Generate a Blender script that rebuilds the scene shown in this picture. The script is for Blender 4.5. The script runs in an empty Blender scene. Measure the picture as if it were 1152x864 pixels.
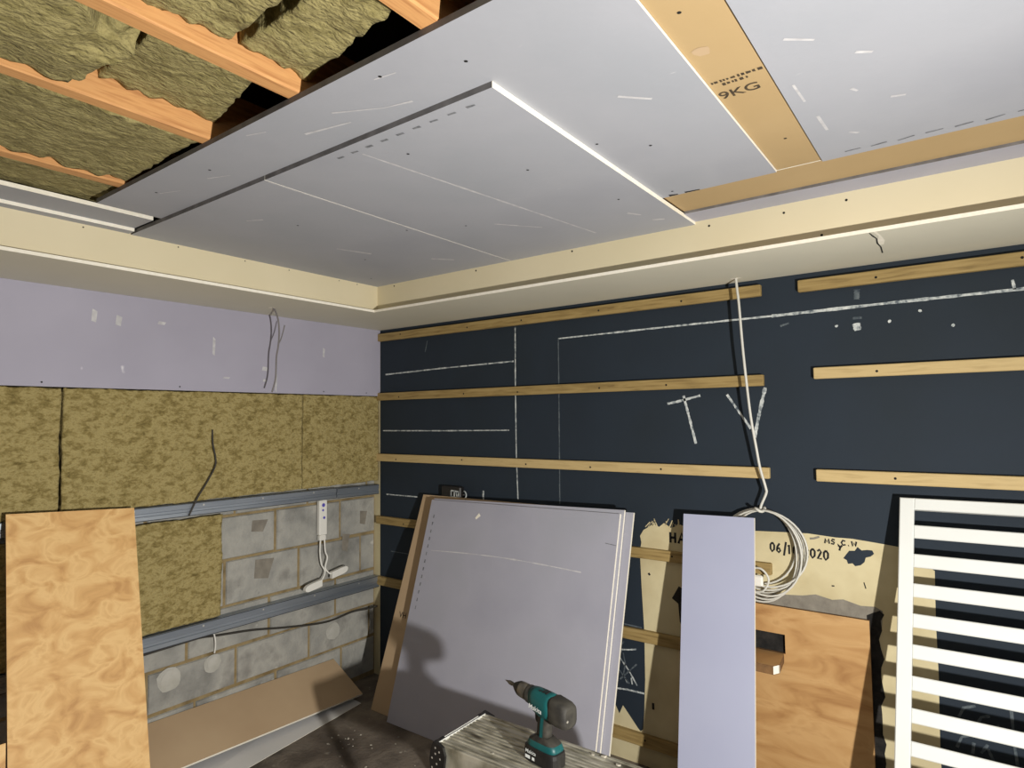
import bpy, math, random
from mathutils import Vector, Matrix, noise
random.seed(7)
SC = bpy.context.scene
COL = SC.collection
V = Vector

# ------------------------------------------------------------------ materials
def lin(c):
    return tuple(((x / 255) / 12.92 if x / 255 <= .04045 else ((x / 255 + .055) / 1.055) ** 2.4) for x in c)

def mat(name, cols, scale=5.0, stretch=(1, 1, 1), detail=4, rough=.8, metal=0.0, bump=0.0, bscale=None,
        ramp=(.3, .7), distort=0.0, spots=None, nrough=.5):
    m = bpy.data.materials.new(name); m.use_nodes = True
    nt = m.node_tree; N = nt.nodes; L = nt.links
    b = N['Principled BSDF']
    b.inputs['Roughness'].default_value = rough
    b.inputs['Metallic'].default_value = metal
    cols = [lin(c) for c in cols]
    b.inputs['Base Color'].default_value = (*cols[0], 1)
    tc = N.new('ShaderNodeTexCoord'); mp = N.new('ShaderNodeMapping')
    mp.inputs['Scale'].default_value = stretch
    L.new(tc.outputs['Object'], mp.inputs['Vector'])
    nz = N.new('ShaderNodeTexNoise')
    nz.inputs['Scale'].default_value = scale; nz.inputs['Detail'].default_value = detail
    nz.inputs['Distortion'].default_value = distort; nz.inputs['Roughness'].default_value = nrough
    L.new(mp.outputs['Vector'], nz.inputs['Vector'])
    out = None
    if len(cols) > 1:
        cr = N.new('ShaderNodeValToRGB')
        el = cr.color_ramp.elements
        n = len(cols)
        el[0].position = ramp[0]; el[0].color = (*cols[0], 1)
        el[1].position = ramp[1]; el[1].color = (*cols[-1], 1)
        for i in range(1, n - 1):
            e = el.new(ramp[0] + (ramp[1] - ramp[0]) * i / (n - 1)); e.color = (*cols[i], 1)
        L.new(nz.outputs['Fac'], cr.inputs['Fac'])
        out = cr.outputs['Color']
    if spots:
        # (colour, scale, threshold, stretch): marks with a shape of their own
        for (sc, ss, th, st) in spots:
            mp2 = N.new('ShaderNodeMapping'); mp2.inputs['Scale'].default_value = st
            L.new(tc.outputs['Object'], mp2.inputs['Vector'])
            n2 = N.new('ShaderNodeTexNoise'); n2.inputs['Scale'].default_value = ss; n2.inputs['Detail'].default_value = 3
            L.new(mp2.outputs['Vector'], n2.inputs['Vector'])
            r2 = N.new('ShaderNodeValToRGB')
            r2.color_ramp.elements[0].position = th; r2.color_ramp.elements[0].color = (0, 0, 0, 1)
            r2.color_ramp.elements[1].position = min(1, th + .05); r2.color_ramp.elements[1].color = (1, 1, 1, 1)
            L.new(n2.outputs['Fac'], r2.inputs['Fac'])
            mx = N.new('ShaderNodeMix'); mx.data_type = 'RGBA'
            L.new(r2.outputs['Color'], mx.inputs['Factor'])
            if out is None:
                mx.inputs['A'].default_value = (*cols[0], 1)
            else:
                L.new(out, mx.inputs['A'])
            mx.inputs['B'].default_value = (*lin(sc), 1)
            out = mx.outputs['Result']
    if out is not None:
        L.new(out, b.inputs['Base Color'])
    if bump:
        n3 = N.new('ShaderNodeTexNoise'); n3.inputs['Scale'].default_value = bscale or scale * 4
        n3.inputs['Detail'].default_value = 6
        L.new(mp.outputs['Vector'], n3.inputs['Vector'])
        bp = N.new('ShaderNodeBump'); bp.inputs['Strength'].default_value = bump; bp.inputs['Distance'].default_value = .01
        L.new(n3.outputs['Fac'], bp.inputs['Height']); L.new(bp.outputs['Normal'], b.inputs['Normal'])
    return m

M = {}
M['paper'] = mat('lilac_board_paper', [(158, 158, 171), (166, 166, 178), (161, 162, 172)], 2.2, rough=.75, bump=.05, bscale=60,
                 spots=[((205, 203, 206), 5, .73, (1, 2.5, 1))])
M['paper_ceil'] = mat('ceiling_board_paper', [(156, 158, 166), (164, 166, 173), (158, 161, 168)], 1.6, rough=.75, bump=.05, bscale=50,
                      spots=[((205, 204, 206), 6, .73, (1, 4, 1))])
M['paper_wall'] = mat('wall_board_paper', [(162, 159, 174), (172, 169, 184)], 2.0, rough=.75,
                      spots=[((222, 220, 226), 7, .71, (1, 1.6, .8))])
M['paper_blue'] = mat('bluish_board_paper', [(164, 168, 192), (172, 176, 198)], 2.0, rough=.75)
M['paper_pale'] = mat('pale_dusty_board_face', [(204, 202, 198), (214, 212, 208)], 3.0, rough=.85)
M['paper_edge'] = mat('folded_paper_edge', [(92, 89, 88), (120, 117, 116)], 20, rough=.85)
M['tan'] = mat('brown_back_paper', [(172, 146, 104), (180, 154, 112)], 2.5, rough=.8, bump=.04, bscale=60,
               spots=[((226, 203, 158), 6, .74, (1, 2, 1))])
M['tan_dark'] = mat('dull_brown_back_paper', [(176, 150, 118), (188, 163, 130)], 2.5, rough=.8)
M['gypsum'] = mat('cut_gypsum', [(236, 230, 212), (246, 240, 226)], 60, rough=.9, bump=.1, bscale=200)
M['cream'] = mat('cream_board_paint', [(212, 200, 166), (220, 208, 176)], 1.8, rough=.7, bump=.03, bscale=40)
M['cream2'] = mat('pale_cream_board', [(206, 202, 184), (214, 210, 192)], 1.5, rough=.7, bump=.03, bscale=40)
M['navy'] = mat('navy_wall_paint', [(22, 33, 44), (26, 38, 50), (23, 34, 43)], 1.3, rough=.8, bump=.05, bscale=55)
M['plaster'] = mat('bare_cream_plaster', [(190, 177, 138), (204, 192, 154), (182, 167, 128)], 3.0, rough=.9, bump=.1, bscale=30)
M['mortar_grey'] = mat('grey_mortar', [(118, 112, 102), (140, 134, 122)], 20, rough=.95, bump=.3, bscale=60)
M['gap_shade_smudge'] = mat('painted_gap_shade_and_smudge', [(18, 17, 16), (44, 41, 38)], 25, rough=1, bump=.5, bscale=60)
M['chalk'] = mat('chalk_line', [(84, 93, 101), (172, 178, 178), (208, 211, 208)], 60, rough=.95, ramp=(.3, .68))
M['chalk_faint'] = mat('faint_chalk_line', [(56, 66, 75), (104, 112, 116)], 60, rough=.95, ramp=(.3, .75))
M['marker'] = mat('black_marker', [(14, 15, 18)], rough=.8)
M['ink'] = mat('printed_ink', [(52, 44, 34), (80, 66, 46)], 40, rough=.85)
M['pencil'] = mat('pencil_dash', [(96, 98, 102), (130, 132, 136)], 80, rough=.9)
M['smear'] = mat('plaster_smear', [(178, 177, 180), (206, 205, 206)], 40, rough=.9)
M['hole_and_shade'] = mat('screw_hole_and_joint_shade', [(24, 22, 20)], rough=1)
M['batten'] = mat('treated_batten_timber', [(128, 106, 62), (154, 130, 80), (166, 142, 92)], 6, (1, 12, 12), rough=.7, distort=.6,
                  spots=[((96, 72, 36), 3.2, .76, (1, 2, 3))])
M['batten_pale'] = mat('pale_batten_timber', [(176, 152, 104), (194, 170, 120), (186, 162, 112)], 6, (1, 12, 12), rough=.7, distort=.6,
                       spots=[((130, 98, 52), 3.2, .78, (1, 2, 3))])
M['joist'] = mat('orange_joist_timber', [(196, 140, 86), (214, 160, 102), (182, 126, 76)], 7, (14, .8, 10), rough=.7, distort=.5)
M['ply'] = mat('plywood_face', [(194, 146, 88), (216, 170, 108), (232, 192, 130), (208, 160, 98)], 9, (1, 1.0, 1.5), detail=9, rough=.62,
               distort=.8, ramp=(.3, .7), bump=.05)
M['ply2'] = mat('darker_plywood_face', [(160, 116, 68), (182, 140, 88), (194, 154, 102), (168, 126, 76)], 3.4, (1.0, 1, 3.2), detail=9, rough=.65,
                distort=1.2, ramp=(.3, .72))
M['ply_edge'] = mat('plywood_edge', [(92, 66, 40), (128, 94, 56)], 30, (1, 1, 1), rough=.8)
M['wool'] = mat('mineral_wool', [(104, 90, 48), (138, 122, 72), (174, 158, 106), (126, 111, 62)], 24, (1, 1.0, 1.7), detail=9, rough=1, bump=1.0,
                bscale=70, ramp=(.3, .7), distort=.25, nrough=.72)
M['wool_dark'] = mat('shaggy_mineral_wool', [(108, 98, 58), (132, 122, 76), (160, 149, 100), (120, 110, 66)], 20, (1.8, 1, 1), detail=9, rough=1, bump=1.0,
                     bscale=60, ramp=(.3, .7), distort=.3, nrough=.7)
M['block'] = mat('concrete_block', [(122, 121, 116), (150, 149, 143), (168, 166, 158), (134, 132, 126)], 5.5, detail=8, rough=.95, bump=.5, bscale=70,
                 ramp=(.28, .72), spots=[((198, 196, 188), 5, .7, (1, 1, 1.6)), ((84, 84, 84), 6, .73, (1, 1, 1))])
M['mortar'] = mat('sandy_mortar', [(122, 104, 70), (150, 132, 96), (108, 92, 62)], 9, rough=1, bump=.6, bscale=60)
M['dab'] = mat('adhesive_dab', [(172, 170, 160), (190, 188, 180)], 14, rough=.9, bump=.4, bscale=40)
M['galv'] = mat('galvanised_steel', [(146, 154, 164), (172, 180, 188)], 6, (1, .3, 4), rough=.42, metal=.75)
M['galv_dark'] = mat('galvanised_groove', [(74, 80, 88)], rough=.5, metal=.6)
M['alu'] = mat('scuffed_aluminium', [(120, 116, 100), (176, 172, 154), (206, 202, 186)], 9, (1.5, 8, 1), detail=6, rough=.45, metal=.55,
               ramp=(.3, .65), spots=[((84, 78, 64), 3.0, .6, (.8, 4, 1)), ((228, 226, 216), 9, .7, (1, 3, 1))])
M['alu_bright'] = mat('bright_aluminium_edge', [(206, 206, 200), (232, 232, 226)], 20, rough=.4, metal=.3)
M['black'] = mat('black_plastic', [(22, 21, 21), (34, 32, 31)], 20, rough=.5)
M['black_dusty'] = mat('dusty_black_plastic', [(30, 28, 26), (60, 57, 50), (42, 40, 36)], 18, rough=.7, spots=[((150, 145, 134), 22, .68, (1, 1, 1))])
M['rivet'] = mat('rivet_metal', [(214, 212, 204)], rough=.4, metal=.5)
M['teal'] = mat('teal_plastic', [(8, 74, 76), (14, 90, 90)], 14, rough=.45, spots=[((110, 150, 146), 24, .74, (1, 1, 1))])
M['white_ink'] = mat('white_lettering', [(232, 236, 234)], rough=.6)
M['steel'] = mat('tool_steel', [(96, 90, 82), (140, 134, 122)], 30, rough=.35, metal=.8)
M['white'] = mat('white_gloss_paint', [(216, 218, 214), (224, 226, 222)], 3, rough=.4)
M['white_plastic'] = mat('white_plastic', [(230, 228, 220)], rough=.45)
M['blue_print'] = mat('violet_print', [(92, 84, 178)], rough=.6)
M['cable_white'] = mat('white_cable_sheath', [(196, 194, 184), (208, 206, 198)], 8, rough=.5)
M['cable_grey'] = mat('grey_cable_sheath', [(76, 74, 74), (92, 90, 90)], 8, rough=.6)
M['cable_pale'] = mat('pale_grey_cable_sheath', [(118, 113, 112), (130, 126, 124)], 8, rough=.6)
M['cable_black'] = mat('black_cable_sheath', [(48, 45, 40), (62, 58, 52)], 8, rough=.6)
M['concrete'] = mat('dusty_concrete_floor', [(70, 62, 54), (98, 88, 78), (122, 112, 100), (82, 74, 66)], 4, detail=9, rough=.95, bump=.5, bscale=50,
                    spots=[((178, 172, 160), 26, .71, (1, 1, 1)), ((150, 142, 130), 6, .68, (1, 1, 1))])
M['chip'] = mat('plaster_chip', [(160, 154, 140), (186, 180, 166)], 30, rough=.95)
M['room'] = mat('plain_room_wall', [(150, 146, 140), (162, 158, 152)], 2, rough=.9)
M['deck'] = mat('dark_roof_deck', [(40, 33, 26), (54, 44, 34)], 5, rough=.95)

# ------------------------------------------------------------------ mesh builder
class MB:
    def __init__(s):
        s.v = []; s.f = []; s.m = []; s.mats = []; s.sm = []
    def mi(s, m):
        m = M[m] if isinstance(m, str) else m
        if m not in s.mats: s.mats.append(m)
        return s.mats.index(m)
    def face(s, pts, m, smooth=False):
        i = len(s.v); s.v += [V(p) for p in pts]
        s.f.append(list(range(i, i + len(pts)))); s.m.append(s.mi(m)); s.sm.append(smooth)
    def hexa(s, b, t, m, top=None, sides=None, bottom=None):
        """b: four corners of one face (counter-clockwise seen from outside), t: the matching four of the opposite face"""
        i = len(s.v); s.v += [V(p) for p in b] + [V(p) for p in t]
        fs = [[i, i + 1, i + 2], [i, i + 2, i + 3], [i + 6, i + 5, i + 4], [i + 7, i + 6, i + 4]]
        ms = [bottom or m, bottom or m, top or m, top or m]
        for k in range(4):
            k2 = (k + 1) % 4
            fs.append([i + k2, i + k, i + 4 + k, i + 4 + k2]); ms.append((sides[k] if sides else m) or m)
        for f, mm in zip(fs, ms):
            s.f.append(f); s.m.append(s.mi(mm)); s.sm.append(False)
    def box(s, x0, x1, y0, y1, z0, z1, m, px=None, nx=None, py=None, ny=None, pz=None, nz=None):
        # face list: bottom corners seen from below
        b = [(x0, y0, z0), (x0, y1, z0), (x1, y1, z0), (x1, y0, z0)]
        t = [(p[0], p[1], z1) for p in b]
        s.hexa(b, t, m, top=pz, bottom=nz, sides=[nx, py, px, ny])
    def bbox(s, x0, x1, y0, y1, z0, z1, m, r=.004):
        """bevelled box: chamfered rings stacked along z"""
        def ring(z, d):
            X0, X1, Y0, Y1 = x0 + d, x1 - d, y0 + d, y1 - d
            return [(X0 + r, Y0, z), (X1 - r, Y0, z), (X1, Y0 + r, z), (X1, Y1 - r, z), (X1 - r, Y1, z), (X0 + r, Y1, z), (X0, Y1 - r, z), (X0, Y0 + r, z)]
        s.loft([ring(z0, r), ring(z0 + r, 0), ring(z1 - r, 0), ring(z1, r)], m, smooth=False)
    def loft(s, rings, m, caps=True, smooth=True, mlist=None):
        i = len(s.v); n = len(rings[0])
        for r in rings: s.v += [V(p) for p in r]
        for a in range(len(rings) - 1):
            mm = mlist[a] if mlist else m
            for k in range(n):
                k2 = (k + 1) % n
                s.f.append([i + a * n + k, i + a * n + k2, i + (a + 1) * n + k2, i + (a + 1) * n + k]); s.m.append(s.mi(mm)); s.sm.append(smooth)
        if caps:
            s.f.append([i + k for k in range(n)][::-1]); s.m.append(s.mi(mlist[0] if mlist else m)); s.sm.append(False)
            e = i + (len(rings) - 1) * n
            s.f.append([e + k for k in range(n)]); s.m.append(s.mi(mlist[-1] if mlist else m)); s.sm.append(False)
    def tube(s, pts, r, m, n=8):
        pts = [V(p) for p in pts]
        rings = []
        up = V((0, 0, 1))
        prev = None
        for k, p in enumerate(pts):
            d = (pts[min(k + 1, len(pts) - 1)] - pts[max(k - 1, 0)]).normalized()
            if prev is None:
                a = d.cross(up if abs(d.z) < .9 else V((1, 0, 0))).normalized()
            else:
                a = (prev - d * prev.dot(d)).normalized()
            prev = a
            b = d.cross(a)
            rr = r[k] if isinstance(r, (list, tuple)) else r
            rings.append([p + (a * math.cos(2 * math.pi * j / n) + b * math.sin(2 * math.pi * j / n)) * rr for j in range(n)])
        s.loft(rings, m)
    def stroke(s, pts, w, m, off, plane='back', jit=0.0):
        """a flat mark drawn along pts; plane gives the surface, off its distance from the surface"""
        P = [V((p[0], p[1], 0)) for p in pts]
        Lf, Rt = [], []
        for k, p in enumerate(P):
            d = (P[min(k + 1, len(P) - 1)] - P[max(k - 1, 0)]).normalized()
            n = V((-d.y, d.x, 0))
            ww = w * .5 * (1 + (random.uniform(-jit, jit) if jit else 0))
            Lf.append(p + n * ww); Rt.append(p - n * ww)
        def T(p):
            if plane == 'back': return (p.x, off, p.y)
            if plane == 'left': return (off, p.x, p.y)
            if plane == 'ceil': return (p.x, p.y, off)
            return plane(p.x, p.y)
        for k in range(len(P) - 1):
            s.face([T(Rt[k]), T(Rt[k + 1]), T(Lf[k + 1]), T(Lf[k])], m)
    def disc(s, c, r, nrm, m, n=10, jit=0.0):
        c = V(c); nrm = V(nrm).normalized()
        a = nrm.cross(V((0, 0, 1)) if abs(nrm.z) < .9 else V((1, 0, 0))).normalized(); b = nrm.cross(a)
        s.face([c + (a * math.cos(2 * math.pi * k / n) + b * math.sin(2 * math.pi * k / n)) * r * (1 + random.uniform(-jit, jit)) for k in range(n)], m)
    def text(s, body, size, o, xd, yd, m, sx=1.0, shear=0.0):
        cu = bpy.data.curves.new('t', 'FONT'); cu.body = body; cu.size = size; cu.shear = shear; cu.offset = size * .012
        ob = bpy.data.objects.new('t', cu); COL.objects.link(ob)
        bpy.context.view_layer.update()
        dg = bpy.context.evaluated_depsgraph_get()
        me = ob.evaluated_get(dg).to_mesh()
        o = V(o); xd = V(xd); yd = V(yd)
        i = len(s.v)
        s.v += [o + xd * (v.co.x * sx) + yd * v.co.y for v in me.vertices]
        for p in me.polygons:
            s.f.append([i + q for q in p.vertices]); s.m.append(s.mi(m)); s.sm.append(False)
        ob.evaluated_get(dg).to_mesh_clear()
        bpy.data.objects.remove(ob); bpy.data.curves.remove(cu)
    def build(s, name, parent=None, origin=None):
        if origin is None and parent is None:
            lo = V([min(v[i] for v in s.v) for i in range(3)]); hi = V([max(v[i] for v in s.v) for i in range(3)])
            origin = V(((lo.x + hi.x) / 2, (lo.y + hi.y) / 2, lo.z))
        if origin is None: origin = V((0, 0, 0)) if parent.get('local') else V(parent['base'])
        origin = V(origin)
        me = bpy.data.meshes.new(name)
        me.from_pydata([v - origin for v in s.v], [], s.f)
        for m in s.mats: me.materials.append(m)
        me.polygons.foreach_set('material_index', s.m)
        me.polygons.foreach_set('use_smooth', s.sm)
        me.update()
        o = bpy.data.objects.new(name, me); COL.objects.link(o)
        if parent is None:
            o.location = origin
        else:
            o.parent = parent
        return o

ROOTS = []
def tag(o, label, cat, group=None):
    o['label'] = label; o['category'] = cat
    if group: o['group'] = group
    return o
def struct(o):
    o['kind'] = 'structure'; return o
def empty(name, base, label, cat, group=None, rotz=0.0, local=False):
    o = bpy.data.objects.new(name, None); COL.objects.link(o)
    o.empty_display_size = .05
    o.location = base; o.rotation_euler = (0, 0, rotz)
    o['base'] = list(base)
    if local: o['local'] = 1
    ROOTS.append(o)
    return tag(o, label, cat, group)

def nz3(p, sc, off=0.0):
    return noise.noise(V(p) * sc + V((off, off * 1.7, -off)))

def wool_slab(x0, x1, y0, y1, z0, z1, m, amp=.006, cell=.012, seed=0.0, bulge=None, ragged=0.0):
    """a closed box of small cells whose faces are pushed about by noise: torn mineral wool"""
    mb = MB()
    nx = max(2, int((x1 - x0) / cell)); ny = max(2, int((y1 - y0) / cell)); nzc = max(2, int((z1 - z0) / cell))
    nx, ny, nzc = min(nx, 130), min(ny, 130), min(nzc, 70)
    idx = {}
    def vert(i, j, k):
        key = (i, j, k)
        if key in idx: return idx[key]
        p = V((x0 + (x1 - x0) * i / nx, y0 + (y1 - y0) * j / ny, z0 + (z1 - z0) * k / nzc))
        d = V((nz3(p, 9, seed), nz3(p, 9, seed + 5), nz3(p, 9, seed + 9))) * amp * 1.1
        d += V((nz3(p, 38, seed + 2), nz3(p, 38, seed + 7), nz3(p, 38, seed + 4))) * amp * .8
        if ragged:
            e = min(i, nx - i, 6) / 6
            d += V((nz3(p, 31, seed + 3), 0, nz3(p, 26, seed + 6))) * ragged * (1 - e)
        if bulge: d += bulge(p)
        idx[key] = len(mb.v); mb.v.append(p + d)
        return idx[key]
    mi = mb.mi(m)
    def quad(a, b, c, d):
        mb.f.append([a, b, c, d]); mb.m.append(mi); mb.sm.append(True)
    for i in range(nx):
        for j in range(ny):
            quad(vert(i, j, 0), vert(i, j + 1, 0), vert(i + 1, j + 1, 0), vert(i + 1, j, 0))
            quad(vert(i, j, nzc), vert(i + 1, j, nzc), vert(i + 1, j + 1, nzc), vert(i, j + 1, nzc))
    for i in range(nx):
        for k in range(nzc):
            quad(vert(i, 0, k), vert(i + 1, 0, k), vert(i + 1, 0, k + 1), vert(i, 0, k + 1))
            quad(vert(i, ny, k), vert(i, ny, k + 1), vert(i + 1, ny, k + 1), vert(i + 1, ny, k))
    for j in range(ny):
        for k in range(nzc):
            quad(vert(0, j, k), vert(0, j, k + 1), vert(0, j + 1, k + 1), vert(0, j + 1, k))
            quad(vert(nx, j, k), vert(nx, j + 1, k), vert(nx, j + 1, k + 1), vert(nx, j, k + 1))
    return mb

XR, YF, ZT = 5.1, -5.2, 2.66      # far right wall, wall behind the camera, roof deck

# ------------------------------------------------------------------ setting: floor, walls, deck
mb = MB(); mb.box(-.4, XR + .1, YF - .1, .3, -.1, 0, 'concrete'); struct(mb.build('floor'))
mb = MB(); mb.box(-.4, XR + .1, YF - .1, .3, ZT, ZT + .06, 'deck'); struct(mb.build('ceiling'))
mb = MB(); mb.box(XR, XR + .1, YF, .1, 0, ZT, 'room'); struct(mb.build('wall_right'))
mb = MB(); mb.box(-.25, XR, YF - .1, YF, 0, ZT, 'room'); struct(mb.build('wall_front'))

# left wall: mortar core with one raised bevelled block after another
mb = MB()
mb.box(-.25, -.058, YF, 0, 0, ZT, 'mortar')
joints = [0.02, .25, .45, .672, .908, 1.143, 1.37, 1.59, 1.81, 2.03, 2.25, 2.47, 2.65]
vj = {0: -.72, 1: -.503, 2: -.765, 3: -.574, 4: -.732}
for r in range(len(joints) - 1):
    za, zb = joints[r] + .005, joints[r + 1] - .005
    st = vj.get(r, -.3 - .22 * (r % 2))
    y = st
    while y < 0: y += .452
    while y > YF:
        ya, yb = max(YF, y - .452) + .006, min(0, y) - .006
        if yb - ya > .03:
            j = lambda: random.uniform(-.003, .003)
            ya2, yb2, za2, zb2 = ya + j(), yb + j(), za + j(), zb + j()
            c = .006
            mb.hexa([(-.050, ya2 + c, za2 + c), (-.050, yb2 - c, za2 + c), (-.050, yb2 - c, zb2 - c), (-.050, ya2 + c, zb2 - c)],
                    [(-.062, ya2, za2), (-.062, yb2, za2), (-.062, yb2, zb2), (-.062, ya2, zb2)], 'block')
        y -= .452
# smeared mortar and adhesive dabs on the blocks
for (y, z, r) in ((-1.303, .397, .058), (-1.086, .405, .045), (-.335, .36, .05)):
    for k in range(3):
        mb.disc((-.048 + .003 * k, y, z), r * (1 - .14 * k), (1, 0, 0), 'dab', 18, .07)
for (y, z, w, h) in ((-.83, 1.07, .05, .03), (-.80, .835, .06, .05), (-.24, .885, .03, .05), (-.10, 1.02, .03, .04)):
    mb.face([(-.0488, y - w, z - h), (-.0488, y + w * .4, z - h * 1.3), (-.0488, y + w, z + h * .8), (-.0488, y - w * .9, z + h)], 'mortar_grey')
mb.face([(-.0475, -1.815, 1.2), (-.0475, -1.775, 1.2), (-.0475, -1.775, 1.81), (-.0475, -1.815, 1.81)], 'hole_and_shade')  # shade in the joint between wool slabs, painted as a dark strip
struct(mb.build('wall_left'))

# back wall: navy paint, bare plaster patch, chalk, marker
mb = MB()
mb.box(-.25, XR, 0, .12, 0, ZT, 'navy')
e = -.0012
mb.face([(-.058, e, 0), (0, e, 0), (0, e, 2.2), (-.058, e, 2.2)], 'plaster')
patch = [(1.4, 0), (3.0, 0), (3.0, .46), (3.005, .68), (3.004, .87), (3.008, 1.06), (2.95, 1.10), (2.90, 1.135), (2.82, 1.143), (2.74, 1.150), (2.68, 1.149),
         (2.58, 1.155), (2.48, 1.151), (2.36, 1.145), (2.2, 1.14), (2.08, 1.135), (2.03, 1.14), (1.99, 1.122), (1.955, 1.142), (1.93, 1.122),
         (1.90, 1.134), (1.87, 1.112), (1.85, 1.10), (1.832, 1.07), (1.838, 1.04), (1.829, .997), (1.834, .83), (1.843, .623), (1.842, .40), (1.834, .25), (1.826, .165), (1.812, .152),
         (1.798, .165), (1.723, .25), (1.703, .206), (1.68, .248), (1.665, .225), (1.645, .25), (1.4, .25)]
mb.face([(x, e, z) for x, z in patch], 'plaster')
# brush-stroke ends of the paint along the top of the patch
for k in range(16):
    x = 1.86 + k * .013
    mb.stroke([(x, 1.115), (x + random.uniform(-.02, .03), 1.135 + random.uniform(.005, .03))], .004, 'plaster', -.0014, jit=.5)
# grey mortar and painted-on shade of the ragged gap round the boarded opening
mb.face([(x, -.0018, z) for x, z in [(2.2, .82), (2.83, .82), (2.835, .885), (2.81, .897), (2.76, .893), (2.70, .908), (2.66, .900), (2.60, .912), (2.55, .900), (2.47, .892), (2.40, .893), (2.2, .90)]], 'mortar_grey')
rag = [(2.79, .0)]
for k in range(24):
    z = .03 + k * .0355
    rag.append((2.822 + random.uniform(-.008, .012), z))
rag += [(2.84, .872), (2.825, .885), (2.80, .872), (2.78, .86)]
mb.face([(x, -.0026, z) for x, z in rag], 'gap_shade_smudge')  # shade of the gap, painted as a flat dark shape
mb.face([(x, -.0022, z) for x, z in [(2.3, .6), (2.52, .6), (2.52, .78), (2.3, .78)]], 'gap_shade_smudge')  # shade inside the cutout, painted dark on the flat wall
mb.face([(x, -.0018, z) for x, z in [(1.985, .80), (2.02, .86), (2.06, .84), (2.07, .70), (2.04, .66), (2.02, .70), (2.015, .78)]], 'gap_shade_smudge')
mb.face([(x, -.002, z) for x, z in [(2.706, 1.070), (2.718, 1.088), (2.728, 1.102), (2.748, 1.104), (2.758, 1.120), (2.772, 1.108), (2.79, 1.112), (2.808, 1.112), (2.814, 1.100), (2.802, 1.088), (2.785, 1.082), (2.780, 1.064), (2.766, 1.050), (2.747, 1.044), (2.738, 1.054), (2.722, 1.050), (2.718, 1.064)]], 'navy')
def ch(pts, w=.009, m='chalk', jit=.25, sub=14):
    P = []
    for a, b in zip(pts[:-1], pts[1:]):
        for k in range(sub): P.append((a[0] + (b[0] - a[0]) * k / sub, a[1] + (b[1] - a[1]) * k / sub))
    P.append(pts[-1])
    mb.stroke(P, w, m, -.0016, jit=jit)
ch([(1.105, 2.15), (1.102, 1.807), (1.103, 1.44), (1.111, 1.195)], .008)
ch([(1.387, 2.061), (1.386, 1.81), (1.383, 1.408), (1.381, 1.19)], .007, 'chalk_faint')
ch([(.051, 1.937), (.57, 1.951), (1.092, 1.959)], .008)
ch([(.026, 1.57), (.567, 1.571), (1.056, 1.575)], .007)
ch([(.059, 1.159), (.341, 1.16)], .007)
ch([(.10, .80), (.30, .80)], .005, 'chalk_faint')
ch([(1.386, 2.061), (2.07, 2.066), (2.466, 2.067)], .008)
ch([(2.466, 2.067), (2.903, 2.072), (3.308, 2.074), (3.9, 2.08)], .012)
ch([(3.283, 2.075), (3.278, 2.11)], .009)
ch([(1.987, 1.702), (2.035, 1.71), (2.145, 1.735)], .011)
ch([(2.066, 1.737), (2.089, 1.643), (2.119, 1.516)], .011)
ch([(2.266, 1.736), (2.318, 1.656), (2.365, 1.585)], .010)
ch([(2.43, 1.761), (2.405, 1.662), (2.379, 1.547)], .014)
ch([(.867, 1.229), (.866, 1.179)], .012)
ch([(2.793, 2.14), (2.79, 2.10)], .02, 'chalk_faint'); ch([(2.79, 2.03), (2.79, 2.02)], .03, 'chalk_faint'); ch([(2.785, 2.005), (2.79, 1.975)], .026)
ch([(2.50, 2.02), (2.535, 2.03)], .008, 'chalk_faint')
ch([(.43, 2.13), (.41, 2.06)], .007, 'chalk_faint')
for (x, z) in ((2.715, 2.0), (3.0, 2.03), (3.1, 1.965), (2.9, 2.0)):
    mb.disc((x, -.0016, z), .006, (0, -1, 0), 'chalk', 7, .3)
# scribbled chalk fish, left of the bare patch and behind the slats
ch([(1.689, .640), (1.83, .637)], .006, 'chalk_faint'); ch([(1.645, .318), (1.75, .33), (1.836, .332)], .008, 'chalk')
for pts in ([(1.70, .56), (1.675, .535), (1.68, .50)], [(1.735, .555), (1.715, .53), (1.72, .50)], [(1.655, .48), (1.70, .51), (1.76, .52), (1.80, .53)],
            [(1.65, .47), (1.69, .43), (1.75, .37), (1.76, .36)], [(1.70, .485), (1.76, .42), (1.80, .36)], [(1.80, .46), (1.75, .41), (1.71, .37)],
            [(1.69, .49), (1.685, .44), (1.70, .40)], [(1.73, .50), (1.74, .45), (1.73, .40)], [(1.665, .42), (1.675, .38), (1.665, .36)], [(1.74, .38), (1.75, .36)], [(1.77, .39), (1.775, .36)]):
    ch(pts, .007, 'chalk_faint' if random.random() < .6 else 'chalk', sub=5)
for pts in ([(3.06, .55), (3.075, .585), (3.11, .60)], [(3.11, .53), (3.125, .565), (3.15, .575)], [(3.05, .44), (3.065, .48), (3.085, .49)], [(3.10, .47), (3.095, .43)], [(3.14, .46), (3.155, .42)],
            [(3.12, .44), (3.14, .475)], [(3.21, .62), (3.214, .50), (3.222, .40)], [(3.17, .55), (3.185, .51)], [(3.2, .36), (3.14, .35), (3.06, .37)]):
    ch(pts, .009, 'chalk_faint', sub=5)
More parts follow.
